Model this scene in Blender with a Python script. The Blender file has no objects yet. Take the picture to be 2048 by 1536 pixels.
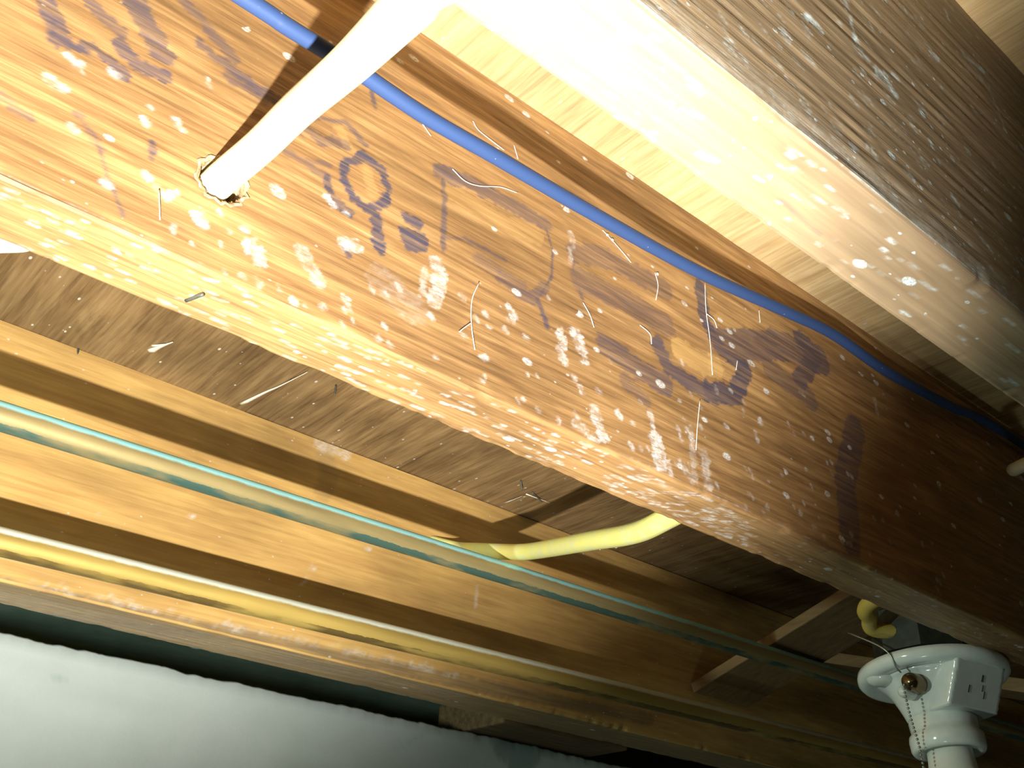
import bpy, math, random
import numpy as np
from mathutils import Vector, Matrix
rng = np.random.default_rng(7); random.seed(7)
C = bpy.context.scene.collection
sc = bpy.context.scene
H0 = 1.75                                   # camera height above the basement floor

# ------------------------------------------------------------------ camera
FPX = 2055.45
yaw, pitch, roll = -0.69047, 0.52736, 0.04281
F = np.array([math.cos(yaw)*math.cos(pitch), math.sin(yaw)*math.cos(pitch), math.sin(pitch)])
R_ = np.cross(F, [0, 0, 1]); R_ /= np.linalg.norm(R_); U_ = np.cross(R_, F)
Rr = math.cos(roll)*R_ + math.sin(roll)*U_; Uu = -math.sin(roll)*R_ + math.cos(roll)*U_
cam = bpy.data.cameras.new('camera'); co = bpy.data.objects.new('camera', cam); C.objects.link(co)
cam.sensor_width = 36; cam.lens = FPX/2048*36; cam.clip_start = 0.01
M = Matrix.Identity(4)
for i in range(3): M[i][0] = Rr[i]; M[i][1] = Uu[i]; M[i][2] = -F[i]
M[2][3] = H0
co.matrix_world = M; sc.camera = co

# ------------------------------------------------------------------ light
w = bpy.data.worlds.new('world'); sc.world = w; w.use_nodes = True
w.node_tree.nodes['Background'].inputs[0].default_value = (0.55, 0.62, 0.5, 1)
w.node_tree.nodes['Background'].inputs[1].default_value = 0.018
LP = np.array([0.03, 0.01, -0.20])
sl = bpy.data.lights.new('torch', 'SPOT'); so = bpy.data.objects.new('torch', sl); C.objects.link(so)
sl.energy = 91; sl.color = (1.0, 0.98, 0.93); sl.shadow_soft_size = 0.007
sl.spot_size = math.radians(79); sl.spot_blend = 0.6
so.location = Vector(LP) + Vector((0, 0, H0))
AIM = Vector((0.590, -0.15, 0.79))
so.rotation_euler = AIM.to_track_quat('-Z', 'Y').to_euler()
# work light standing low in the basement: reaches the wall, the lamp holder and the undersides
s2 = bpy.data.lights.new('work_light', 'POINT'); s2o = bpy.data.objects.new('work_light', s2); C.objects.link(s2o)
s2.energy = 3.0; s2.color = (0.82, 1.0, 0.92); s2.shadow_soft_size = 0.05; s2o.location = (0.22, -0.30, H0-0.75)
# added unseen fill light further back in the joist bay, brightens the lamp holder
s3 = bpy.data.lights.new('holder_fill', 'POINT'); s3o = bpy.data.objects.new('holder_fill', s3); C.objects.link(s3o)
s3.energy = 33; s3.color = (0.80, 1.0, 0.90); s3.shadow_soft_size = 0.03; s3o.location = (0.70, 0.88, H0+0.14)
vs = sc.view_settings; vs.view_transform = 'Standard'; vs.look = 'None'; vs.gamma = 1; vs.use_curve_mapping = False
vs.exposure = 0.0

# ------------------------------------------------------------------ measures (camera at the origin, y along the joists)
u0 = 0.2765
ZB = u0; ZT = u0*1.84639                    # joist underside, subfloor underside
AX0 = 1.39635*u0; AX1 = AX0 + 0.16067*u0
BX0 = (1.39635-0.84725)*u0; BX1 = BX0 + 0.15101*u0
CX0 = (1.39635+1.92508)*u0; CX1 = CX0 + 0.24317*u0
YN, YF = 0.9, -4.2                          # ends of the joists

def at(px, py, x=None, z=None, y=None):
    """a point of the photograph on a plane of the room"""
    d = F*FPX + Rr*(px-1024) + Uu*(768-py)
    t = x/d[0] if x is not None else (z/d[2] if z is not None else y/d[1])
    return d*t
def proj(P):
    P = np.array(P); zz = P@F
    return 1024+FPX*(P@Rr)/zz, 768-FPX*(P@Uu)/zz

# ------------------------------------------------------------------ object helpers
def tag(o, label=None, cat=None, group=None, kind=None):
    if label: o['label'] = label
    if cat: o['category'] = cat
    if group: o['group'] = group
    if kind: o['kind'] = kind
    return o
def empty(name, base, label=None, cat=None, group=None):
    o = bpy.data.objects.new(name, None); C.objects.link(o)
    o.empty_display_size = .02
    o.location = (base[0], base[1], base[2]+H0); o['base'] = [float(v) for v in base]
    return tag(o, label, cat, group)
def mesh(name, V, Fc, mat, parent=None, base=None, smooth=False, col=None):
    """V in camera-origin coordinates; sub-parts inherit their thing's base"""
    V = np.asarray(V, float)
    if parent is not None: b = np.array(parent['base'])
    else: b = np.array(base) if base is not None else V.mean(0)
    me = bpy.data.meshes.new(name); me.from_pydata((V-b).tolist(), [], [tuple(map(int, f)) for f in Fc])
    me.materials.append(mat)
    if smooth: me.polygons.foreach_set('use_smooth', [True]*len(me.polygons))
    if col is not None:
        a = me.color_attributes.new('marks', 'FLOAT_COLOR', 'POINT')
        c4 = np.ones((len(V), 4), np.float32); c4[:, :3] = col; a.data.foreach_set('color', c4.ravel())
    me.update()
    o = bpy.data.objects.new(name, me); C.objects.link(o); o['base'] = [float(v) for v in b]
    if parent is not None: o.parent = parent
    else: o.location = (b[0], b[1], b[2]+H0)
    return o
def tube(name, pts, r, mat, parent=None, seg=14, sub=8, taper=None, base=None, squash=None, cap=True):
    P = catmull(np.array(pts, float), sub) if sub > 1 else np.array(pts, float)
    n = len(P); T = np.gradient(P, axis=0); T /= np.linalg.norm(T, axis=1)[:, None]
    N = np.cross(T[0], [0.3, 0.2, 1]); N /= np.linalg.norm(N)
    V = []; rr = np.full(n, r) if taper is None else np.interp(np.linspace(0, 1, n), *taper)
    for i in range(n):
        N = N - T[i]*(N@T[i]); N /= np.linalg.norm(N); B = np.cross(T[i], N)
        a = np.linspace(0, 2*np.pi, seg, endpoint=False)
        sq = 1 if squash is None else squash
        V.append(P[i] + rr[i]*(np.cos(a)[:, None]*N + sq*np.sin(a)[:, None]*B))
    V = np.concatenate(V); Fc = []
    for i in range(n-1):
        for j in range(seg):
            k = (j+1) % seg; Fc.append((i*seg+j, i*seg+k, (i+1)*seg+k, (i+1)*seg+j))
    if cap:
        Fc.append(list(range(seg))[::-1]); Fc.append([(n-1)*seg+j for j in range(seg)])
    return mesh(name, V, Fc, mat, parent, base, smooth=True)
def catmull(P, sub):
    Q = np.vstack([2*P[0]-P[1], P, 2*P[-1]-P[-2]]); out = []
    for i in range(1, len(Q)-2):
        p0, p1, p2, p3 = Q[i-1:i+3]
        for t in np.linspace(0, 1, sub, endpoint=False):
            out.append(.5*((2*p1)+(-p0+p2)*t+(2*p0-5*p1+4*p2-p3)*t*t+(-p0+3*p1-3*p2+p3)*t**3))
    out.append(P[-1]); return np.array(out)
def box(name, lo, hi, mat, parent=None, bev=0.0015, rot=None, base=None):
    import bmesh
    lo = np.array(lo, float); hi = np.array(hi, float); c = (lo+hi)/2; s = hi-lo
    bm = bmesh.new(); bmesh.ops.create_cube(bm, size=1)
    for v in bm.verts: v.co = Vector((v.co.x*s[0], v.co.y*s[1], v.co.z*s[2]))
    if bev: bmesh.ops.bevel(bm, geom=bm.edges[:], offset=bev, segments=2, affect='EDGES', profile=.6)
    if rot is not None: bmesh.ops.transform(bm, matrix=rot, verts=bm.verts)
    V = [np.array(v.co)+c for v in bm.verts]; bm.verts.index_update()
    Fc = [[v.index for v in f.verts] for f in bm.faces]; bm.free()
    return mesh(name, V, Fc, mat, parent, base)
def noise1(x, scale, seed, amp=1):
    r = np.random.default_rng(seed).uniform(-1, 1, 4096); q = x/scale + 500; i = np.floor(q).astype(int); f = q-i; f = f*f*(3-2*f)
    return amp*(r[i % 4096]*(1-f)+r[(i+1) % 4096]*f)
def noise2(x, y, sx, sy, seed):
    r = np.random.default_rng(seed).uniform(-1, 1, (257, 257)); a = x/sx+1000; b = y/sy+1000
    i = np.floor(a).astype(int); j = np.floor(b).astype(int); f = a-i; g = b-j; f = f*f*(3-2*f); g = g*g*(3-2*g)
    i0, i1, j0, j1 = i % 257, (i+1) % 257, j % 257, (j+1) % 257
    return (r[i0, j0]*(1-f)+r[i1, j0]*f)*(1-g)+(r[i0, j1]*(1-f)+r[i1, j1]*f)*g

# ------------------------------------------------------------------ materials
class N:
    def __init__(s, name):
        s.m = bpy.data.materials.new(name); s.m.use_nodes = True; s.t = s.m.node_tree
        s.b = s.t.nodes['Principled BSDF']
    def n(s, typ, **k):
        o = s.t.nodes.new('ShaderNode'+typ)
        for a, v in k.items():
            if a.startswith('i_'): o.inputs[a[2:].replace('_', ' ')].default_value = v
            else: setattr(o, a, v)
        return o
    def l(s, a, b): s.t.links.new(a, b)
    def coords(s, scale=(1, 1, 1), rot=(0, 0, 0)):
        tc = s.n('TexCoord'); mp = s.n('Mapping'); mp.inputs['Scale'].default_value = scale; mp.inputs['Rotation'].default_value = rot
        s.l(tc.outputs['Object'], mp.inputs[0]); return mp.outputs[0]
    def noise(s, vec, scale, detail=4, rough=.6, dist=0):
        o = s.n('TexNoise'); s.l(vec, o.inputs['Vector']); o.inputs['Scale'].default_value = scale
        o.inputs['Detail'].default_value = detail; o.inputs['Roughness'].default_value = rough; o.inputs['Distortion'].default_value = dist
        return o.outputs['Fac']
    def ramp(s, fac, stops):
        o = s.n('ValToRGB'); cr = o.color_ramp
        while len(cr.elements) < len(stops): cr.elements.new(.5)
        for e, (p, c) in zip(cr.elements, stops):
            e.position = p; e.color = (*c, 1) if isinstance(c, tuple) else (c, c, c, 1)
        s.l(fac, o.inputs[0]); return o.outputs[0]
    def mix(s, fac, a, b, mode='MIX'):
        o = s.n('Mix', data_type='RGBA', blend_type=mode)
        for v, i in ((fac, 0), (a, 6), (b, 7)):
            if hasattr(v, 'node'): s.l(v, o.inputs[i])
            else: o.inputs[i].default_value = v if not isinstance(v, tuple) else (*v, 1)
        return o.outputs[2]
    def math(s, op, a, b=0.0):
        o = s.n('Math', operation=op)
        for i, v in enumerate((a, b)):
            if hasattr(v, 'node'): s.l(v, o.inputs[i])
            else: o.inputs[i].default_value = v
        return o.outputs[0]
    def out(s, col, rough=.6, metal=0, spec=.4, bump=None, bs=.2, bd=.001):
        if hasattr(col, 'node'): s.l(col, s.b.inputs['Base Color'])
        else: s.b.inputs['Base Color'].default_value = (*col, 1)
        if hasattr(rough, 'node'): s.l(rough, s.b.inputs['Roughness'])
        else: s.b.inputs['Roughness'].default_value = rough
        if hasattr(metal, 'node'): s.l(metal, s.b.inputs['Metallic'])
        else: s.b.inputs['Metallic'].default_value = metal
        s.b.inputs['Specular IOR Level'].default_value = spec
        if bump is not None:
            o = s.n('Bump'); o.inputs['Strength'].default_value = bs; o.inputs['Distance'].default_value = bd
            s.l(bump, o.inputs['Height']); s.l(o.outputs[0], s.b.inputs['Normal'])
        return s.m
    def specks(s, vec, scale, lo, hi, dens):
        """spatter: round cells of random size; dens 0..1 thins them out"""
        v = s.n('TexVoronoi', feature='F1'); s.l(vec, v.inputs['Vector']); v.inputs['Scale'].default_value = scale
        v.inputs['Randomness'].default_value = 1
        sep = s.n('SeparateColor'); s.l(v.outputs['Color'], sep.inputs[0])
        on = s.math('LESS_THAN', sep.outputs[0], dens)
        rad = s.math('MULTIPLY_ADD', sep.outputs[1], hi-lo); rad.node.inputs[2].default_value = lo
        e = s.math('SUBTRACT', rad, v.outputs['Distance'])
        e = s.math('MULTIPLY', e, 9.0); e.node.use_clamp = True
        return s.math('MULTIPLY', e, on)

def joist_mat(name, dark, mid, light, dust=(.72, .70, .66), ink=(.055, .055, .095), sp=1.0, gscale=1.0, rough=.5):
    n = N(name)
    v = n.coords((1, .045, 1)); fine = n.noise(v, 420*gscale, 3, .6, .3)
    v2 = n.coords((1, .09, 1)); med = n.noise(v2, 95*gscale, 3, .55, .8)
    v3 = n.coords((1, .35, 1)); big = n.noise(v3, 9, 4, .6, .2)
    c = n.ramp(fine, [(.33, dark), (.52, mid), (.72, light)])
    c2 = n.ramp(med, [(.3, dark), (.5, mid), (.7, light)])
    c = n.mix(.45, c, c2)
    stain = n.ramp(big, [(.35, .55), (.6, 1.1)])
    c = n.mix(.8, c, stain, 'MULTIPLY')
    at_ = n.n('VertexColor', layer_name='marks'); sep = n.n('SeparateColor'); n.l(at_.outputs[0], sep.inputs[0])
    # worn ink: broken by the grain
    brk = n.ramp(fine, [(.40, 1.0), (.72, .5)])
    inkm = n.math('MULTIPLY', sep.outputs[0], brk)
    c = n.mix(sep.outputs[2], c, (light[0]*1.05, light[1]*1.05, light[2]*.9))
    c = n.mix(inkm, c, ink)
    # pale dust and spatter
    vs_ = n.coords((1, .6, 1))
    cl = n.noise(n.coords((1, .6, 1)), 16, 3, .6)
    dens = n.ramp(cl, [(.38, 0.04*sp), (.66, .5*sp)])
    s1 = n.specks(vs_, 130, .12, .42, dens); s2_ = n.specks(vs_, 330, .1, .4, dens)
    rag = n.ramp(n.noise(vs_, 900, 2, .7), [(.35, .25), (.6, 1.0)])
    sm = n.math('MAXIMUM', s1, n.math('MULTIPLY', s2_, .8)); sm = n.math('MULTIPLY', sm, rag)
    gm = n.math('MULTIPLY', sep.outputs[1], n.ramp(n.noise(n.coords((1, .4, 1)), 500, 3, .7), [(.3, .2), (.6, 1.0)]))
    sm = n.math('MAXIMUM', sm, gm)
    c = n.mix(sm, c, dust)
    h = n.math('ADD', fine, n.math('MULTIPLY', sm, .5))
    return n.out(c, rough, 0, .45, h, .35, .0012)

M_A = joist_mat('fir_orange', (.19, .10, .040), (.37, .205, .078), (.56, .34, .14), sp=.2)
M_B = joist_mat('fir_brown', (.27, .19, .11), (.36, .25, .14), (.46, .33, .19), dust=(.66, .80, .80), sp=.25, gscale=.6)
M_C = joist_mat('fir_honey', (.46, .265, .085), (.58, .35, .11), (.69, .45, .145), ink=(.17, .13, .075), sp=.08, gscale=.6, rough=.6)

def ply_mat(name, dark, mid, light):
    n = N(name)
    v = n.coords((.05, 1, 1), (0, 0, .05)); fine = n.noise(v, 260, 3, .65, .5)
    med = n.noise(n.coords((.15, 1, 1), (0, 0, -.05)), 45, 3, .6, 1.2)
    big = n.noise(n.coords((1, 1, 1)), 5.5, 3, .6)
    c = n.mix(.5, n.ramp(fine, [(.33, dark), (.5, mid), (.7, light)]), n.ramp(med, [(.32, dark), (.5, mid), (.68, light)]))
    c = n.mix(.8, c, n.ramp(big, [(.35, .6), (.62, 1.15)]), 'MULTIPLY')
    sm = n.specks(n.coords((.5, 1, 1)), 190, .08, .3, .12)
    c = n.mix(sm, c, (.62, .58, .5))
    return n.out(c, .65, 0, .3, fine, .35, .001)
M_PLY = ply_mat('plywood', (.13, .075, .03), (.27, .165, .07), (.40, .27, .12))
M_PLY2 = ply_mat('plywood_pale', (.42, .27, .12), (.62, .43, .2), (.78, .6, .32))

def sheath(name, col, dirty):
    n = N(name)
    a = n.noise(n.coords(), 60, 4, .6); c = n.mix(n.ramp(a, [(.45, 0.), (.75, .7)]), col, dirty)
    f = n.noise(n.coords(), 1400, 2, .6)
    return n.out(c, .6, 0, .3, f, .4, .0006)
M_CAB = sheath('cable_sheath_cream', (.80, .74, .50), (.6, .58, .42))
M_MUS = sheath('cable_sheath_mustard', (.50, .36, .07), (.32, .26, .12))
M_YEL = sheath('cable_sheath_yellow', (.78, .72, .22), (.62, .66, .42))
n = N('blue_jacket'); v = n.coords(); sm = n.specks(v, 160, .04, .14, .25)
M_BLUE = n.out(n.mix(sm, (.040, .078, .20), (.7, .75, .8)), .55, 0, .3)
def pipe_mat(name, body, dust, patina, lo=.30, hi=.5):
    n = N(name); g = n.n('NewGeometry'); sx = n.n('SeparateXYZ'); n.l(g.outputs['Normal'], sx.inputs[0])
    nz = n.noise(n.coords((1, .5, 1)), 120, 4, .65)
    up = n.math('ADD', sx.outputs[2], n.math('MULTIPLY', n.math('SUBTRACT', nz, .5), .25))
    dm = n.ramp(n.math('MULTIPLY_ADD', up, .5), [(0, 0.), (1, 1.)]); dm.node.color_ramp.elements[0].position = .5+lo/2; dm.node.color_ramp.elements[1].position = .5+hi/2
    up_node = [x for x in n.t.nodes if x.type == 'MATH' and x.operation == 'MULTIPLY_ADD'][-1]; up_node.inputs[2].default_value = .5
    b = n.ramp(n.noise(n.coords((1, .08, 1)), 60, 3, .6), [(.35, tuple(x*.7 for x in body)), (.65, body)])
    low = n.math('MULTIPLY', n.math('LESS_THAN', up, -.74), n.ramp(n.noise(n.coords((1, .3, 1)), 40, 3, .6), [(.38, .1), (.55, .9)]))
    c = n.mix(low, b, patina); c = n.mix(dm, c, dust)
    met = n.math('SUBTRACT', .45, n.math('MULTIPLY', dm, .45))
    return n.out(c, .5, met, .5, nz, .3, .0005)
M_P1 = pipe_mat('copper_green_bloom', (.52, .40, .17), (.36, .80, .80), (.05, .15, .13), .14, .34)
M_P2 = pipe_mat('copper_tan', (.66, .46, .12), (.78, .84, .72), (.16, .10, .03), .2, .4)
n = N('wall_plaster')
a = n.noise(n.coords(), 7, 5, .6); b = n.noise(n.coords(), 300, 3, .6)
c = n.ramp(a, [(.3, (.43, .48, .44)), (.7, (.51, .56, .52))])
cr = n.n('TexVoronoi', feature='DISTANCE_TO_EDGE'); n.l(n.coords((1, 1, 1)), cr.inputs['Vector']); cr.inputs['Scale'].default_value = 9
n.l(c, n.b.inputs['Base Color'])
atn = n.n('VertexColor', layer_name='marks'); sp_ = n.n('SeparateColor'); n.l(atn.outputs[0], sp_.inputs[0])
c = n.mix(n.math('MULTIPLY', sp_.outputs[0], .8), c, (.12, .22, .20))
M_WALL = n.out(c, .75, 0, .3, b, .15, .001)
n = N('gap_backing'); M_BACKING = n.out(n.ramp(n.noise(n.coords((1, .2, 1)), 60, 3), [(.3, (.14, .20, .16)), (.7, (.24, .32, .26))]), .9)
n = N('concrete_floor'); M_FLOOR = n.out(n.ramp(n.noise(n.coords(), 12, 4), [(.3, (.12, .12, .115)), (.7, (.2, .2, .19))]), .9)
n = N('brace_wood'); f_ = n.noise(n.coords((.1, 1, 1)), 150, 3)
M_BR = n.out(n.ramp(f_, [(.3, (.20, .125, .055)), (.7, (.32, .20, .09))]), .7, 0, .3, f_, .2)
n = N('aged_wood'); M_DK = n.out(n.ramp(n.noise(n.coords((1, .1, 1)), 150, 3), [(.3, (.09, .055, .025)), (.7, (.17, .11, .05))]), .8, 0, .3)
n = N('porcelain'); M_POR = n.out(n.ramp(n.noise(n.coords(), 60, 3), [(.3, (.72, .76, .70)), (.7, (.82, .85, .79))]), .12, 0, .6)
n = N('frosted_bulb'); M_BULB = n.out((.74, .74, .66), .45, 0, .4)
n = N('brass_eyelet'); M_BRASS = n.out((.16, .11, .05), .18, .9, .5)
n = N('chain_steel'); M_CHAIN = n.out((.42, .42, .37), .35, .8, .5)
n = N('box_steel'); M_BOX = n.out(n.ramp(n.noise(n.coords(), 80, 3), [(.3, (.02, .026, .02)), (.7, (.05, .055, .045))]), .5, .5, .4)
n = N('nail_steel'); M_NAIL = n.out((.10, .095, .07), .5, .3, .4)
n = N('lint'); M_LINT = n.out((.80, .78, .70), .9, 0, .1)
n = N('splinter_wood'); M_SPL = n.out((.75, .70, .56), .8, 0, .2)
n = N('black_ink'); M_INK = n.out((.10, .10, .09), .6)

# ------------------------------------------------------------------ masks painted on the joists (stains and marks that belong to the wood)
def seg_d(Y, Z, pts):
    d = np.full(Y.shape, 1e9)
    for (a, b), (c, e) in zip(pts[:-1], pts[1:]):
        vx, vy = c-a, e-b; L = vx*vx+vy*vy+1e-12
        t = np.clip(((Y-a)*vx+(Z-b)*vy)/L, 0, 1); d = np.minimum(d, np.hypot(Y-a-t*vx, Z-b-t*vy))
    return d
class Painter:
    def __init__(s, Y, Z, plane):
        s.Y, s.Z, s.pl = Y, Z, plane; s.m = np.zeros((len(Y), 3))
        s.patch = np.clip(.78+.6*noise2(Y, Z, .005, .0035, 8)+.35*noise2(Y, Z, .0015, .0015, 9), .12, 1)
        s.edge = noise2(Y, Z, .0022, .0013, 5)*.0012 + noise2(Y, Z, .006, .003, 6)*.0015
    def pt(s, p):
        q = at(p[0], p[1], **s.pl); return (q[1], q[2]) if 'x' in s.pl else (q[1], q[0])
    def stroke(s, ch, px, wpx, a=1.0, soft=.0012):
        P = [s.pt(p) for p in px]; m = px[len(px)//2]; q = at(*m, **s.pl); wd = wpx/FPX*(q@F)/2*1.15
        dd = seg_d(s.Y, s.Z, P if len(P) > 1 else P*2) + s.edge*min(1, wd/.003)
        v = np.clip((wd-dd)/soft+.5, 0, 1)*a
        if ch == 1: v = v*s.patch
        s.m[:, ch] = np.maximum(s.m[:, ch], v)

def joist(name, x0, x1, y_dense, step, nz, nxb, mat, seed, paint=None, chip=.0012, label=None, hole=None, top=ZT):
    ys = np.concatenate([np.linspace(YN, y_dense[0], 12, endpoint=False), np.arange(y_dense[0], y_dense[1], -step),
                         np.linspace(y_dense[1], YF, 40)])
    r = .0025
    sec = []                                            # (x, z, region)
    for z in np.linspace(top, ZB+r, nz): sec.append((x0, z, 0))
    for a in (22.5, 45, 67.5): sec.append((x0+r-r*math.cos(math.radians(a)), ZB+r-r*math.sin(math.radians(a)), 2))
    for x in np.linspace(x0+r, x1-r, nxb): sec.append((x, ZB, 1))
    for a in (45,): sec.append((x1-r+r*math.sin(math.radians(a)), ZB+r-r*math.cos(math.radians(a)), 3))
    for z in (ZB+r, top): sec.append((x1, z, 4))
    sec = np.array(sec); ns = len(sec)
    Y = np.repeat(ys, ns); X = np.tile(sec[:, 0], len(ys)); Z = np.tile(sec[:, 1], len(ys)); G = np.tile(sec[:, 2], len(ys))
    V = np.stack([X, Y, Z], 1)
    edge = np.exp(-((X-x0)**2+(Z-ZB)**2)/.006**2)
    V[:, 0] += (noise2(Y, Z, .03, .004, seed)*.0004 + noise2(Y, Z, .3, .08, seed+1)*.0006)*(G == 0)
    ragged = noise1(Y, .009, seed+2)*.6+noise1(Y, .03, seed+3)
    V[:, 0] += edge*chip*np.maximum(ragged, 0); V[:, 2] += edge*chip*np.maximum(ragged, 0)
    e2 = np.exp(-((X-x1)**2+(Z-ZB)**2)/.006**2); rg2 = noise1(Y, .02, seed+4)+noise1(Y, .006, seed+5)*.5
    V[:, 2] += e2*min(chip, .0012)*np.maximum(rg2, 0)
    col = np.zeros((len(V), 3))
    if paint:
        s0 = G == 0
        p = Painter(Y[s0], Z[s0], dict(x=x0)); paint(p, 0); col[s0] = p.m
        s1 = G == 1
        p = Painter(Y[s1], X[s1], dict(z=ZB)); paint(p, 1); col[s1] = p.m
    Fc = []
    i, j = np.meshgrid(np.arange(len(ys)-1), np.arange(ns), indexing='ij'); k = (j+1) % ns
    Q = np.stack([i*ns+j, i*ns+k, (i+1)*ns+k, (i+1)*ns+j], -1).reshape(-1, 4)[:, ::-1]
    if hole is not None:                                # drilled cable holes: drop the faces inside the ring
        for (hy, hz, hr) in hole:
            cen = V[Q].mean(1); cc = (cen[:, 1]-hy)**2+(cen[:, 2]-hz)**2
            keep = ~((cc < hr*hr) & (np.abs(cen[:, 0]-x0) < .004)); Q = Q[keep]
    o = mesh(name, V, Q, mat, base=((x0+x1)/2, (YN+YF)/2, ZB), smooth=False, col=col)
    tag(o, label, 'joist'); return o

hA = at(444, 362, x=AX0); HOLE = (hA[1], hA[2], .0115)
h2 = at(2046, 932, x=AX0); HOLE2 = (h2[1], h2[2], .010)

def paint_A(p, part):
    if part == 0:
        S = lambda px, wd, a=1.0: p.stroke(0, px, wd, a)
        S([(95, 5), (125, 80), (115, 60)], 40, .75); S([(130, 90), (190, 95), (250, 150)], 22, .8); S([(105, 45), (108, 62)], 18, .9)
        S([(180, 5), (240, 60)], 26, .6); S([(270, 0), (300, 60), (325, 110)], 46, .75); S([(240, 90), (280, 130), (330, 150)], 30, .8)
        S([(375, 5), (420, 60), (470, 120)], 24, .55); S([(400, 90), (480, 150), (560, 210)], 22, .8); S([(460, 150), (530, 195)], 30, .5)
        S([(0, 190), (60, 230)], 16, .4); S([(20, 215), (70, 240)], 12, .6); S([(305, 282), (306, 300)], 13, .8); S([(303, 315), (305, 318)], 8, .6)
        S([(150, 225), (190, 270), (215, 350), (235, 400), (248, 430)], 7, .55); S([(160, 235), (200, 290)], 18, .35)
        S([(740, 170), (748, 205)], 10, .8); S([(745, 200), (750, 215)], 8, .5)
        S([(600, 250), (640, 280), (690, 290)], 26, .6); S([(620, 235), (690, 245), (730, 290)], 12, .6); S([(570, 300), (650, 350)], 20, .4)
        # the stamped figure, its dot, and the faded letters after it
        S([(690, 325), (728, 312), (762, 340), (776, 380), (772, 405), (740, 418), (705, 395), (686, 350), (690, 325)], 17, 1)
        S([(655, 352), (660, 395), (700, 432)], 15, .9); S([(745, 415), (754, 455), (762, 500)], 24, 1); S([(660, 390), (700, 430)], 20, .8)
        S([(818, 440), (834, 448)], 26, .95); S([(812, 470), (840, 478)], 34, .95); S([(820, 488), (836, 492)], 28, .9)
        S([(690, 497), (700, 510)], 13, .9); S([(600, 320), (660, 330)], 10, .4)
        S([(884, 340), (888, 400), (886, 500)], 12, .7); S([(878, 345), (930, 362), (1000, 400), (1090, 448)], 30, .6); S([(878, 340), (895, 350)], 26, .7)
        S([(1090, 452), (1104, 500), (1102, 555), (1080, 590)], 5, .8); S([(1000, 555), (1060, 600), (1090, 575)], 22, .55); S([(886, 475), (930, 478), (1010, 520)], 8, .5)
        S([(960, 520), (1040, 575)], 34, .3)
        S([(1075, 600), (1095, 650)], 12, .8); S([(1150, 505), (1220, 520), (1330, 580)], 42, .42); S([(1160, 560), (1260, 610), (1330, 650)], 50, .4); S([(1148, 500), (1145, 540), (1165, 600)], 6, .6)
        S([(1400, 575), (1408, 640), (1440, 700), (1490, 740)], 30, .85); S([(1490, 740), (1470, 790), (1420, 785)], 40, .9); S([(1315, 690), (1340, 740), (1420, 790)], 34, .75)
        S([(1210, 690), (1280, 740), (1330, 770)], 46, .55); S([(1290, 800), (1250, 760)], 30, .4)
        S([(1450, 690), (1560, 690), (1640, 720)], 60, .65); S([(1600, 680), (1630, 710), (1600, 760)], 40, .8); S([(1540, 740), (1620, 800)], 44, .5)
        S([(1710, 860), (1690, 960), (1700, 1080)], 60, .6)
        p.stroke(2, [(1360, 700), (1400, 725), (1430, 735)], 46, .8); p.stroke(2, [(1440, 640), (1500, 665)], 30, .4)
        p.stroke(2, [(735, 345), (745, 385)], 24, .35); p.stroke(2, [(680, 260), (700, 300)], 20, .5); p.stroke(2, [(900, 380), (990, 440), (1070, 470)], 40, .3)
        W = lambda px, wd, a=1.0: p.stroke(1, px, wd, a)
        W([(872, 528), (882, 560), (870, 600)], 30, .75); W([(850, 540), (845, 580)], 16, .5); W([(655, 395), (668, 410)], 14, 1); W([(690, 425), (696, 430)], 9, 1)
        W([(690, 490), (715, 495)], 28, .9); W([(140, 110), (160, 135)], 20, .7); W([(100, 155), (125, 180)], 22, .8); W([(222, 140), (240, 155)], 14, .8)
        W([(415, 158), (420, 172)], 12, 1); W([(298, 210), (303, 215)], 9, 1); W([(285, 238), (297, 250)], 14, .8); W([(352, 242), (368, 262)], 13, 1)
        W([(142, 250), (152, 262)], 14, .7); W([(290, 345), (300, 358)], 14, .8); W([(206, 362), (222, 372)], 12, .9); W([(315, 375), (335, 395)], 16, .7)
        W([(548, 372), (560, 388)], 16, .7); W([(505, 495), (520, 512)], 34, .8); W([(395, 430), (410, 450)], 26, .8); W([(600, 500), (640, 560)], 26, .5); W([(760, 560), (830, 620)], 60, .16)
        W([(1142, 470), (1146, 490)], 14, .6); W([(1140, 500), (1140, 525)], 10, .5)
        W([(1018, 612), (1028, 640)], 14, 1); W([(1120, 665), (1128, 690)], 18, .9); W([(1150, 665), (1165, 700)], 26, 1); W([(1118, 700), (1130, 722)], 15, .9); W([(1168, 712), (1172, 722)], 18, 1)
        W([(1190, 822), (1205, 868)], 26, .9); W([(1150, 845), (1195, 885)], 20, .6); W([(1300, 830), (1305, 850)], 14, .8); W([(1312, 880), (1322, 925)], 34, 1)
        W([(1385, 900), (1388, 960)], 16, .45); W([(1405, 905), (1418, 970)], 22, .5); W([(1368, 935), (1385, 965)], 16, .5); W([(1335, 925), (1340, 945)], 14, .7)
        W([(1383, 868), (1385, 895)], 10, 1); W([(1450, 850), (1453, 854)], 9, 1); W([(1520, 842), (1523, 845)], 13, .9); W([(1600, 785), (1606, 790)], 10, .5)
        W([(1748, 795), (1754, 825)], 10, .6); W([(1360, 870), (1363, 880)], 8, .9); W([(1160, 775), (1164, 785)], 12, 1); W([(1235, 825), (1240, 832)], 12, .9)
        for _ in range(90):                           # spatter thickening towards the lower edge
            x = rng.uniform(300, 1500); f = rng.beta(1.1, 2.2); y = 352+.452*x - 12 - f*260
            if x < 700: y = 352+.452*x - 8 - f*150
            W([(x, y), (x+rng.uniform(2, 7), y+rng.uniform(3, 12))], rng.uniform(3, 12), rng.uniform(.4, .9))
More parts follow.
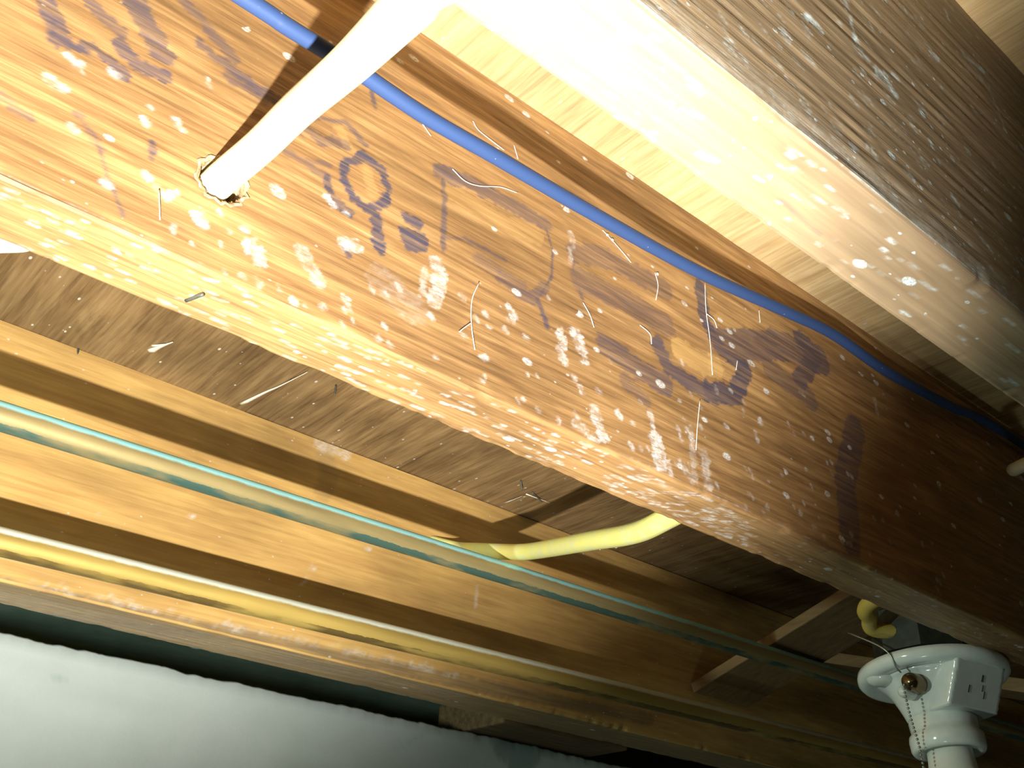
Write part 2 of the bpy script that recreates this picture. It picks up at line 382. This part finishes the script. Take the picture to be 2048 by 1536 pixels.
        for _ in range(60):
            x = rng.uniform(1350, 1900); f = rng.uniform(0, 1); y = 352+.452*x - 12 - f*220
            W([(x, y), (x+3, y+rng.uniform(2, 7))], rng.uniform(4, 9), rng.uniform(.3, .75))
        p.stroke(1, [(0, 348), (900, 762), (1310, 940), (2048, 1276)], 5, .5)
    else:
        W = lambda px, wd, a=1.0: p.stroke(1, px, wd, a)
        for _ in range(210):
            x = rng.uniform(-20, 1500); f = rng.uniform(.04, .96); y0 = 354+.452*x; y1 = 487+.408*x; y = y0+(y1-y0)*f
            L = rng.uniform(4, 26); W([(x, y), (x+L, y+L*.4)], rng.uniform(3, 8), rng.uniform(.4, 1))
        for _ in range(50):                            # smeared brush marks beside the cable
            x = rng.uniform(1270, 1460); f = rng.uniform(.1, .9); y0 = 354+.452*x; y1 = 487+.408*x; y = y0+(y1-y0)*f
            L = rng.uniform(10, 34); W([(x, y), (x+L, y+L*.12)], rng.uniform(3, 6), rng.uniform(.4, .9))
        for _ in range(60):
            x = rng.uniform(1450, 2040); f = rng.uniform(.04, .96); y0 = 354+.452*x; y1 = 487+.408*x; y = y0+(y1-y0)*f
            W([(x, y), (x+5, y+2)], rng.uniform(3, 6), rng.uniform(.2, .5))
def paint_B(p, part):
    W = lambda px, wd, a=1.0: p.stroke(1, px, wd, a)
    if part == 0:
        W([(1690, 5), (1700, 40), (1712, 90), (1735, 120)], 12, .8); W([(1615, 35), (1640, 60)], 20, .8); W([(1560, 60), (1575, 75)], 16, .7)
        W([(1755, 145), (1790, 190)], 24, .95); W([(1785, 150), (1795, 160)], 12, .8); W([(1860, 105), (1875, 120)], 14, .9); W([(1925, 110), (1965, 140)], 10, .7)
        W([(1810, 20), (1830, 60), (1860, 100)], 8, .5); W([(1890, 20), (1900, 45)], 9, .6); W([(1925, 105), (1980, 180), (2005, 250)], 14, .4); W([(1740, 50), (1745, 60)], 10, .6)
        for _ in range(300):
            x = rng.uniform(1300, 2048); f = rng.beta(1.0, 1.5); y0 = 230+.79*(x-1541); y1 = 1.05*(x-1910); y = y0+(y1-y0)*f
            L = rng.uniform(4, 26); W([(x, y), (x+L*.8, y+L)], rng.uniform(3, 8), rng.uniform(.25, .8))
        # dusty sawn edge; the wide strokes paint the lit brightening into the colour
        p.stroke(1, [at_e(x) for x in np.linspace(1240, 2100, 12)], 110, .30, .02); p.stroke(1, [at_e(x) for x in np.linspace(1240, 2100, 12)], 50, .5, .01); p.stroke(1, [at_e(x) for x in np.linspace(1240, 2100, 12)], 10, .6)
    else:
        for _ in range(90):
            x = rng.uniform(900, 2040); f = rng.uniform(.03, .97); y0 = 230+.79*(x-1541); y1 = 484+.70*(x-1580); y = y0+(y1-y0)*f
            L = rng.uniform(4, 26); W([(x, y), (x+L, y+L*.7)], rng.uniform(2, 6), rng.uniform(.3, .9))
        for pts in ([(1390, 220), (1440, 240)], [(1150, 50), (1155, 60)], [(1210, 120), (1260, 150)], [(1560, 400), (1640, 470)], [(1290, 280), (1420, 330)]):
            p.stroke(0, pts, 9, .25)
def at_e(x): return (x, 230+.79*(x-1541))
def paint_C(p, part):
    W = lambda px, wd, a=1.0: p.stroke(1, px, wd, a)
    if part == 0:
        for a, b in ((200, 1025), (383, 1030), (735, 1097), (790, 1070), (1870//3, 1135)): W([(a, b), (a+2, b+2)], 7, .9)
        W([(622, 1125), (615, 1155), (600, 1172)], 4, .8); W([(955, 1170), (950, 1215)], 4, .5); W([(380, 1200), (390, 1203)], 8, .8)
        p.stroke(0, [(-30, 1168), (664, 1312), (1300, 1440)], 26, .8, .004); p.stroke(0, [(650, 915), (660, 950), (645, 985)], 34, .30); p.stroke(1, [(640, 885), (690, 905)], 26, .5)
        for _ in range(60):
            x = rng.uniform(0, 900); W([(x, 1160+.212*x-rng.uniform(0, 16)), (x+rng.uniform(8, 30), 1163+.212*x)], rng.uniform(3, 7), rng.uniform(.2, .5))
    else:
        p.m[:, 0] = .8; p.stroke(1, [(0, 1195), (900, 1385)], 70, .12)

jA = joist('floor_joist', AX0, AX1, (.08, -1.05), .0011, 215, 40, M_A, 11, paint_A, hole=[HOLE, HOLE2],
           label='middle orange-brown floor joist with stamped ink figures and a cable hole')
jB = joist('floor_joist', BX0, BX1, (.02, -.62), .0013, 150, 34, M_B, 21, paint_B, chip=.0018,
           label='nearest floor joist at top right, grey-brown dusty side and bright underside')
jC = joist('floor_joist', CX0, CX1, (-.05, -1.7), .004, 60, 16, M_C, 31, paint_C, chip=.001,
           label='honey-coloured floor joist behind the copper pipes, nearest the white wall')
for j_, nm in ((jA, 1),): pass

# bores with splintered rims
def bore(hole, x0, x1, parent):
    hy, hz, hr = hole; a = np.linspace(0, 2*np.pi, 40, endpoint=False); V = []; Fc = []
    rim = 1+.10*np.random.default_rng(3).uniform(-1, 1, 40)
    prof = [(x0-.0006, 1.22, 1), (x0-.0010, 1.10, 1), (x0+.001, 1.0, 0), (x0+.012, .96, 0), (x1, .96, 0)]
    for x, k, rg in prof:
        rr = hr*k*(rim if rg else 1)
        V.append(np.stack([np.full(40, x), hy+rr*np.cos(a), hz+rr*np.sin(a)], 1))
    V = np.concatenate(V)
    for i in range(len(prof)-1):
        for j in range(40): k = (j+1) % 40; Fc.append((i*40+j, i*40+k, (i+1)*40+k, (i+1)*40+j))
    return mesh('bore_rim', V, Fc, M_SPLRIM, parent, smooth=True)
n = N('bore_wood'); M_SPLRIM = n.out(n.ramp(n.noise(n.coords(), 260, 3), [(.35, (.30, .19, .09)), (.65, (.66, .52, .34))]), .8, 0, .2, n.noise(n.coords(), 500, 2), .5)
bore(HOLE, AX0, AX1, jA); bore(HOLE2, AX0, AX1, jA)

# ------------------------------------------------------------------ subfloor above the joists
ceil = empty('ceiling', (.6, -1.5, ZT)); tag(ceil, kind='structure')
sy = at(560, 775, z=ZT)[1]
def panel(x0, x1, y0, y1, mat, dz=0, seed=1):
    xs = np.linspace(x0, x1, 24); ysn = np.linspace(y0, y1, 60); X, Y = np.meshgrid(xs, ysn, indexing='ij')
    Zb = ZT+.0003+dz+noise2(X.ravel(), Y.ravel(), .12, .05, seed)*.0003
    lo = np.stack([X.ravel(), Y.ravel(), Zb], 1); hi = lo.copy(); hi[:, 2] = ZT+.018
    V = np.vstack([lo, hi]); nA = len(lo); g = lambda i, j: i*60+j; Fc = []
    for i in range(23):
        for j in range(59):
            Fc.append((g(i, j), g(i, j+1), g(i+1, j+1), g(i+1, j))); Fc.append(tuple(nA+q for q in (g(i, j), g(i+1, j), g(i+1, j+1), g(i, j+1))))
    for i in range(23):
        for j in (0, 59): Fc.append((g(i, j), g(i+1, j), nA+g(i+1, j), nA+g(i, j)))
    for j in range(59):
        for i in (0, 23): Fc.append((g(i, j), g(i, j+1), nA+g(i, j+1), nA+g(i, j)))
    return mesh('plywood_panel', V, Fc, mat, ceil)
xm = (AX0+AX1)/2
panel(-1.2, xm, YN, YF, M_PLY2, 0, 1)
panel(xm+.001, 2.4, YN, sy+.0008, M_PLY, 0, 2)
panel(xm+.001, 2.4, sy-.0008, YF, M_PLY, .0012, 3)

# ------------------------------------------------------------------ wall beyond the last joist
WX = 1.05
ys = np.concatenate([np.arange(.6, -1.9, -.0035), np.linspace(-1.9, YF, 30)])
def wtop(y):
    z = np.interp(-y, [0, .25, .7, 1.0, 2.2], [.2700, .2705, .2700, .2690, .264])
    return z + noise1(y, .012, 51)*.0009 + noise1(y, .05, 52)*.0016 + noise1(y, .004, 53)*.0005
rows = [np.full(len(ys), WX+.16), np.full(len(ys), WX+.004), np.full(len(ys), WX), np.full(len(ys), WX)]
zt = wtop(ys)
zz = [zt-.002, zt, zt-.003] + [zt*0+v for v in np.linspace(.255, -.25, 90)] + [zt*0-H0]
xx = [rows[0], rows[1], rows[2]] + [rows[2]+noise2(ys, ys*0+k, .12, 3.1, 9)*.0007 for k in range(90)] + [rows[2]]
V = np.stack([np.concatenate(xx), np.tile(ys, len(zz)), np.concatenate(zz)], 1); nY = len(ys)
Fc = [(i*nY+j, (i+1)*nY+j, (i+1)*nY+j+1, i*nY+j+1) for i in range(len(zz)-1) for j in range(nY-1)]
pw = Painter(V[:, 1], V[:, 2], dict(x=WX))
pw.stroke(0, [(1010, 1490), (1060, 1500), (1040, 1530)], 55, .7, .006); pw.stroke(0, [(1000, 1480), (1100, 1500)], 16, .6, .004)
pw.stroke(0, [(100, 1358), (135, 1356)], 5, .35, .003); pw.stroke(0, [(790, 1500), (860, 1462)], 5, .22, .004); pw.stroke(0, [(335, 1500), (350, 1470)], 6, .12, .004)
wl = mesh('wall_back', V, Fc, M_WALL, base=(WX, -1.5, -H0), smooth=True, col=pw.m); tag(wl, kind='structure')
tag(box('backing_board_1', (1.21, YF, .267), (1.26, YN, ZT-.001), M_BACKING, bev=.002), kind='structure')  # added board hides the lit subfloor so the gap stays dark
tag(box('floor', (-1.2, YF, -H0-.1), (2.4, YN, -H0), M_FLOOR, bev=0), kind='structure')
# block wedged between joist and wall head
k0 = at(1000, 1440, z=ZB)[1]; k1 = at(1230, 1500, z=ZB)[1]
tag(box('wood_block', (CX1+.0005, k1, ZB-.004), (1.12, k0, ZB+.036), M_DK, bev=.003), 'short wood block wedged between the last joist and the top of the white wall', 'wood block')

# ------------------------------------------------------------------ pipes and cables
def on_gap(pts, x0, gaps):
    """points seen at these places, held off the joist face by the gap"""
    return [at(px, py, x=x0-g) for (px, py), g in zip(pts, gaps)]
blue_px = [(495, 0), (570, 50), (645, 97), (722, 146), (850, 232), (990, 313), (1186, 427), (1400, 545), (1556, 616), (1665, 668), (1775, 744), (1900, 812), (2040, 885)]
bg = np.interp([p[0] for p in blue_px], [495, 1000, 1400, 1700, 2020], [.050, .044, .028, .013, .008])
bp = on_gap(blue_px, AX0, bg)
bp = [bp[0]+(bp[0]-bp[2])*3.0] + bp + [np.array([AX0-.008, -1.6, bp[-1][2]]), np.array([AX0-.008, -3.0, bp[-1][2]])]
o = tube('cable', bp, .0044, M_BLUE, sub=10, seg=20, base=bp[4]); tag(o, 'thin blue cable strung along the side of the middle joist', 'cable')

q1 = at(0, 832, x=CX0-.155); q2 = at(700, 1067, x=CX0-.155); q3 = at(1500, 1299, x=CX0-.140)
d = (q3-q1)/(q3[1]-q1[1]); P1 = [q1+d*(y-q1[1]) for y in (YN, q1[1], q2[1], q3[1], -2.2, YF+.2)]
o = tube('copper_pipe', P1, .0112, M_P1, sub=10, seg=40, base=q2); tag(o, 'upper copper pipe with a pale green dusty top, running above the tan pipe', 'pipe')
q1 = at(0, 1083, x=CX0-.09); q2 = at(700, 1254, x=CX0-.09); q3 = at(1350, 1412, x=CX0-.09)
d = (q3-q1)/(q3[1]-q1[1]); P2 = [q1+d*(y-q1[1]) for y in (YN, q1[1], q2[1], q3[1], -2.2, YF+.2)]
o = tube('copper_pipe', P2, .0112, M_P2, sub=10, seg=40, base=q2); tag(o, 'lower tan copper pipe close to the bottom edge of the honey joist', 'pipe')

# cream cable through the middle joist: up past the near joist on one side, away to the left on the other
c0 = np.array([AX0, HOLE[0], HOLE[1]])
cream = [np.array([.02, -.125, .20]), at(905, -70, x=.145), at(822, 8, x=.19), at(700, 128, x=.262), at(600, 215, x=.318), at(520, 293, x=.358), c0+np.array([-.004, .001, -.001]), c0+np.array([.02, .003, -.003]),
         np.array([AX1+.012, c0[1]+.008, .318]), np.array([AX1+.022, c0[1]+.05, .306]), np.array([AX1+.024, c0[1]+.085, .300]), at(48, 466, x=AX1+.024), at(0, 472, x=AX1+.024), at(-120, 470, x=AX1+.026), at(-400, 470, x=AX1+.03)]
o = tube('cable', cream, .0068, M_CAB, sub=12, seg=20, base=c0, taper=([0, 1], [.0084, .0080])); tag(o, 'thick cream cable crossing in front of the blue cable into the round hole', 'cable')

# yellow cable from behind the middle joist over to the honey joist
ye = [at(1500, 940, x=AX1+.012), at(1400, 1000, x=AX1+.018), at(1335, 1036, x=AX1+.045), at(1270, 1066, x=.52), at(1180, 1082, x=.60), at(1080, 1100, x=.72), at(1040, 1104, x=.765), at(1000, 1103, x=.80), at(955, 1101, x=.84), at(915, 1098, x=.90), at(860, 1085, x=CX0+.004)]
o = tube('cable', ye, .0084, M_YEL, sub=10, seg=18, base=ye[4]); tag(o, 'yellow cable bowing from under the middle joist to the upper pipe', 'cable')
# stub at the right edge of the picture
e0 = np.array([AX0+.01, HOLE2[0], HOLE2[1]])
st = [e0+np.array([.03, 0, 0]), e0, e0+np.array([-.035, -.015, -.004]), e0+np.array([-.09, -.06, -.0])]
st = [np.array([AX0+.02, h2[1], h2[2]]), at(2046, 932, x=AX0-.004), at(2032, 938, x=AX0-.02), at(2030, 938, x=AX0-.03), at(2075, 918, x=AX0-.05), at(2200, 870, x=AX0-.09)]
o = tube('cable', st, .006, M_CAB, sub=8, seg=14, base=st[1]); tag(o, 'pale cable end poking out of the dark joist at the right edge', 'cable')

# ------------------------------------------------------------------ cross bridging between the middle and the last joist
def beam(name, a, b, wid, thk, mat, label, group=None):
    a = np.array(a); b = np.array(b); d = b-a; L = np.linalg.norm(d); d /= L
    yv = np.array([0, 1, 0.]); yv -= d*(yv@d); yv /= np.linalg.norm(yv); nv = np.cross(d, yv)
    m = Matrix(((d[0], yv[0], nv[0], 0), (d[1], yv[1], nv[1], 0), (d[2], yv[2], nv[2], 0), (0, 0, 0, 1)))
    c = (a+b)/2; o = box(name, c-np.array([L/2, wid/2, thk/2]), c+np.array([L/2, wid/2, thk/2]), mat, rot=m, bev=.002, base=c)
    tag(o, label, 'brace', group); return o
yb = at(1435, 1412, x=CX0)[1]
pl = at(1435, 1412, x=CX0); pr = at(1700, 1235, y=pl[1]); sl_ = (pr[2]-pl[2])/(pr[0]-pl[0])
pl[2] += .013
beam('bridging_board', (CX0-.004, pl[1], pl[2]), (AX1+.006+.06, pl[1], min(ZT-.03, pl[2]+sl_*(AX1+.066-CX0))), .115, .014, M_BR, 'slanting bridging board rising from the lower pipe to behind the middle joist')
beam('bridging_board', (CX0-.006, pl[1]-.30, ZT-.05), (AX1+.008, pl[1]-.30, ZB+.035), .10, .018, M_BR, 'bridging board dropping towards the middle joist, behind the lamp holder')

# ------------------------------------------------------------------ porcelain lamp holder
FC = at(1865, 1352, z=.266)
lamp = empty('lamp_holder', FC, 'white porcelain lamp holder with pull chain and frosted bulb', 'light fixture')
toC = -FC/np.linalg.norm(FC); az = math.atan2(toC[1], toC[0])
tiltaxis = Vector((-math.sin(az), math.cos(az), 0))
TM = Matrix.Rotation(math.radians(-5.0), 3, tiltaxis) @ Matrix.Rotation(math.radians(3.0), 3, Vector((math.cos(az), math.sin(az), 0)))
def T(P): return np.array([np.array(TM @ Vector(p))+FC for p in P])
def pol(az_off, r, z): a = az+math.radians(az_off); return (r*math.cos(a), r*math.sin(a), z)
def lathe(name, prof, mat, parent, seg=72, fn=None):
    V = []
    for r, z in prof:
        if name in ('socket_collar', 'bulb'): z += .005
        for k in range(seg):
            a = 2*math.pi*k/seg; rr = fn(a, r, z) if fn else r
            V.append((rr*math.cos(a+az), rr*math.sin(a+az), z))
    m = len(prof); Fc = [(i*seg+j, i*seg+(j+1) % seg, (i+1)*seg+(j+1) % seg, (i+1)*seg+j) for i in range(m-1) for j in range(seg)]
    Fc += [list(range(seg))[::-1], [(m-1)*seg+j for j in range(seg)]]
    return mesh(name, T(V), Fc, mat, parent, smooth=True)
RD = .0685
lathe('mounting_plate', [(RD-.006, .006), (RD-.001, .005), (RD, .001), (RD-.0005, -.003), (RD-.003, -.006), (RD-.008, -.0075), (RD-.013, -.0065), (RD-.018, -.006), (.03, -.006)], M_POR, lamp, 96)
PANEL = math.radians(48)                        # flat label face, to the right of the viewer
def bodyfn(a, r, z):
    d_ = (a-PANEL+math.pi) % (2*math.pi)-math.pi
    t = min(1, max(0, (-z-.006)/.038)); f = .058*(1-t)+.036*t; hw = .030
    if abs(d_) < 1.1:
        lim = min(f/max(.2, math.cos(d_)), hw/max(1e-3, abs(math.sin(d_))))
        return max(r, lim)
    return r
prof = [(.052-.021*(i/14)**.6, -.0055-.035*i/14) for i in range(15)]
lathe('porcelain_body', prof+[(.029, -.042)], M_POR, lamp, 144, bodyfn)
lathe('socket_collar', [(.026, -.045), (.0295, -.0465), (.0305, -.049), (.0298, -.056), (.0298, -.060), (.0325, -.062), (.0330, -.066), (.0325, -.074), (.031, -.0765), (.0265, -.077), (.0235, -.074)], M_POR, lamp)
lathe('bulb', [(.0195, -.068), (.0200, -.082), (.0215, -.094), (.026, -.108), (.0305, -.124), (.0325, -.142), (.0300, -.160), (.022, -.174), (.010, -.181), (.001, -.183)], M_BULB, lamp)
# screw bosses on the plate
for ao in (-62, 118):
    b0 = pol(ao, .052, -.006); V = []; Fc = []; sg = 20
    for r, z in ((.0135, 0), (.012, -.003), (.008, -.0052), (.003, -.0058)):
        for k in range(sg): a = 2*math.pi*k/sg; V.append((b0[0]+r*math.cos(a), b0[1]+r*math.sin(a), b0[2]+z))
    for i in range(3):
        for j in range(sg): Fc.append((i*sg+j, i*sg+(j+1) % sg, (i+1)*sg+(j+1) % sg, (i+1)*sg+j))
    Fc.append([3*sg+j for j in range(sg)]); mesh('screw_boss', T(V), Fc, M_POR, lamp, smooth=True)
# pull-chain outlet: brass bell set in a porcelain nose
e1 = pol(-22, .040, -.019); e2 = pol(-22, .060, -.021)
def lt(name, pts, r, mat, taper=None, parent=lamp, **k): return tube(name, list(T(pts)), r, mat, parent, taper=taper, **k)
lt('chain_outlet', [e1, pol(-22, .050, -.020), e2], .0085, M_BRASS, ([0, .4, .8, 1], [.0095, .0088, .0080, .0060]), sub=6, seg=24)
lt('outlet_nose', [pol(-33, .042, -.024), pol(-33, .050, -.026), pol(-31, .056, -.028)], .005, M_POR, ([0, .7, 1], [.008, .0055, .003]), sub=6, seg=20)
cp = T([pol(-26, .060, -.024), pol(-28, .058, -.032), pol(-33, .0485, -.052), pol(-38, .040, -.070), pol(-40, .0385, -.085), pol(-40, .0385, -.13), pol(-40, .0385, -.20)])
cc = catmull(cp, 14); V = []; Fc = []; dl = 0; last = cc[0]
ico = []
for (th, ph) in [(0, 0)]+[(60, k*60) for k in range(6)]+[(120, 30+k*60) for k in range(6)]+[(180, 0)]:
    th, ph = math.radians(th), math.radians(ph); ico.append((math.sin(th)*math.cos(ph), math.sin(th)*math.sin(ph), math.cos(th)))
ico = np.array(ico)
icf = [(0, 1+k, 1+(k+1) % 6) for k in range(6)]+[(1+k, 7+k, 1+(k+1) % 6) for k in range(6)]+[(1+(k+1) % 6, 7+k, 7+(k+1) % 6) for k in range(6)]+[(13, 7+(k+1) % 6, 7+k) for k in range(6)]
ss = np.concatenate([[0], np.cumsum(np.linalg.norm(np.diff(cc, axis=0), axis=1))])
for s_ in np.arange(0, ss[-1], .0034):
    c_ = np.array([np.interp(s_, ss, cc[:, i]) for i in range(3)]); b_ = len(V)
    V += list(c_+ico*.0014); Fc += [tuple(b_+q for q in f) for f in icf]
chn = mesh('pull_chain', np.array(V), Fc, M_CHAIN, lamp, smooth=True); chn['kind'] = 'stuff'
# worn print on the flat face: short strokes, unreadable in the photograph
pa = math.degrees(PANEL); pn = np.array([math.cos(az+PANEL), math.sin(az+PANEL), 0]); pt_ = np.array([-math.sin(az+PANEL), math.cos(az+PANEL), 0])
def onpanel(s_, t): f = .058*(1-t)+.036*t; return pn*(f+.0003)+pt_*s_+np.array([0, 0, -.006-.038*t])
for (s_, t, ln, wd) in ((.004, .30, .0035, .0012), (-.010, .55, .004, .0007), (.009, .62, .004, .0006), (.006, .50, .003, .0006)):
    a_, b_ = onpanel(s_, t-.05), onpanel(s_, t+ln/.04); V = []
    for q in (a_, b_):
        for sgn in (-1, 1):
            for dd in (-.0002, .0002): V.append(q+pt_*wd*sgn+pn*dd)
    mesh('print_mark', T(V), [(0, 2, 3, 1), (4, 5, 7, 6), (1, 3, 7, 5), (0, 4, 6, 2), (0, 1, 5, 4), (2, 6, 7, 3)], M_INK, lamp)
# string lying over the plate
lt('wire', [pol(-70, .072, .042), pol(-52, .078, .030), pol(-34, .074, .012), pol(-28, .0705, .002), pol(-27, .066, -.009), pol(-27, .0595, -.012)], .0008, M_CHAIN, sub=8, seg=8)

# steel ceiling box above, screwed to the middle joist
bx = FC+np.array([-.004, .010, .0135]); boxo = empty('junction_box', bx, 'dark steel ceiling box above the porcelain lamp holder', 'junction box')
V = []; Fc = []
for r, z in ((.046, 0), (.049, .001), (.049, .040), (.046, .042), (.044, .042)):
    for k in range(8): a = math.pi/8+k*math.pi/4; V.append(bx+np.array([r*math.cos(a), r*math.sin(a), z]))
for i in range(4):
    for j in range(8): Fc.append((i*8+j, i*8+(j+1) % 8, (i+1)*8+(j+1) % 8, (i+1)*8+j))
Fc.append([32+j for j in range(8)]); Fc.append(list(range(8))[::-1]); mesh('box_shell', np.array(V), Fc, M_BOX, boxo)
box('bracket', (AX1+.0005, bx[1]-.015, bx[2]+.010), (bx[0]-.042, bx[1]+.015, bx[2]+.035), M_BOX, boxo)
yq = at(1738, 1250, y=FC[1]+.035)
yb0 = bx+np.array([.0, .044, .022])
yc = [np.array([AX1+.012, bx[1]+.10, ZT-.05]), np.array([AX1+.016, bx[1]+.095, ZB+.06]), at(1733, 1212, y=bx[1]+.085), at(1738, 1236, y=bx[1]+.068), at(1745, 1258, y=bx[1]+.056), yb0+np.array([.006, -.006, -.004])]
o = tube('cable', yc, .0070, M_MUS, sub=8, seg=14, base=yc[1]); tag(o, 'short yellow cable dropping into the steel box above the lamp holder', 'cable')

# ------------------------------------------------------------------ nails, splinters, lint
def nail(px, plane, lng, dirv, parent=None):
    a = at(*px, **plane); b = a+np.array(dirv)*lng
    o = tube('nail', [a+(a-b)*.1, (a+b)/2, b], .0011, M_NAIL, parent, sub=3, seg=8, taper=([0, .8, 1], [.0011, .001, .0004]))
    return o
nail((672, 772), dict(z=ZT), .011, (0, 0, -1), ceil)
nail((1042, 962), dict(z=ZT), .012, (.1, -.3, -.9), ceil)
nail((1066, 986), dict(z=ZT), .022, (.25, -.9, -.15), ceil)
nail((157, 694), dict(x=CX0), .011, (-.4, 0, -.9), jC)
a = at(372, 601, z=ZB); b = at(407, 588, z=ZB-.001)
tube('nail', [a, (a+b)/2, b], .0010, M_NAIL, jA, sub=2, seg=8)
def splinter(pts, z, ww, mat=M_SPL, drop=.003):
    P = [at(*p, z=z-drop*(.3+.7*i/max(1, len(pts)-1))) for i, p in enumerate(pts)]
    tube('splinter', P, ww, mat, ceil, sub=4, seg=6, taper=([0, .35, 1], [ww, ww*.6, ww*.15]), squash=.5)
splinter([(484, 808), (530, 785), (560, 772), (615, 744)], ZT, .0028)
splinter([(302, 702), (322, 693), (346, 684)], ZT, .0042); splinter([(306, 692), (330, 688)], ZT, .0022)
splinter([(1010, 1006), (1045, 992)], ZT, .0014)
splinter([(1052, 988), (1100, 1006)], ZT, .0012)
def lint(pts, x0=AX0, r=.00032, g=.0012):
    tube('lint_strand', [at(*p, x=x0-g) for p in pts], r, M_LINT, jA, sub=5, seg=5)
for L_ in ([(958, 565), (944, 600), (943, 650), (950, 700)], [(943, 645), (925, 658), (918, 664)], [(1166, 605), (1180, 630), (1188, 655)],
           [(1410, 565), (1412, 620), (1420, 680), (1425, 750)], [(1414, 628), (1428, 640), (1434, 656)], [(905, 338), (930, 362), (960, 372), (1000, 374), (1036, 386)],
           [(946, 242), (955, 258), (975, 275), (1008, 300)], [(1028, 290), (1036, 318)], [(840, 240), (850, 255), (862, 272)], [(1280, 650), (1300, 668), (1303, 688)],
           [(1400, 800), (1395, 850), (1392, 900)], [(1310, 545), (1316, 570), (1312, 600)], [(1205, 460), (1222, 478), (1250, 510), (1262, 525)], [(1475, 720), (1472, 740)], [(1518, 620), (1520, 645)], [(318, 380), (320, 440)]):
    lint(L_)
for (px, py) in ((1215, 470), (1315, 548), (1225, 480), (846, 239), (1006, 331)):
    c_ = at(px, py, x=AX0-.0015)
    V = c_+ico*np.array([.0008, .0012, .0012]); mesh('lint_fleck', V, icf, M_LINT, jA)
for pts in ([(1198, 1092), (1200, 1100)], [(1226, 1086), (1232, 1096), (1238, 1088)]):
    q = ye[4]; tube('lint_strand', [at(*p, x=.585) for p in pts], .0003, M_LINT, bpy.data.objects['cable.002'], sub=4, seg=5)
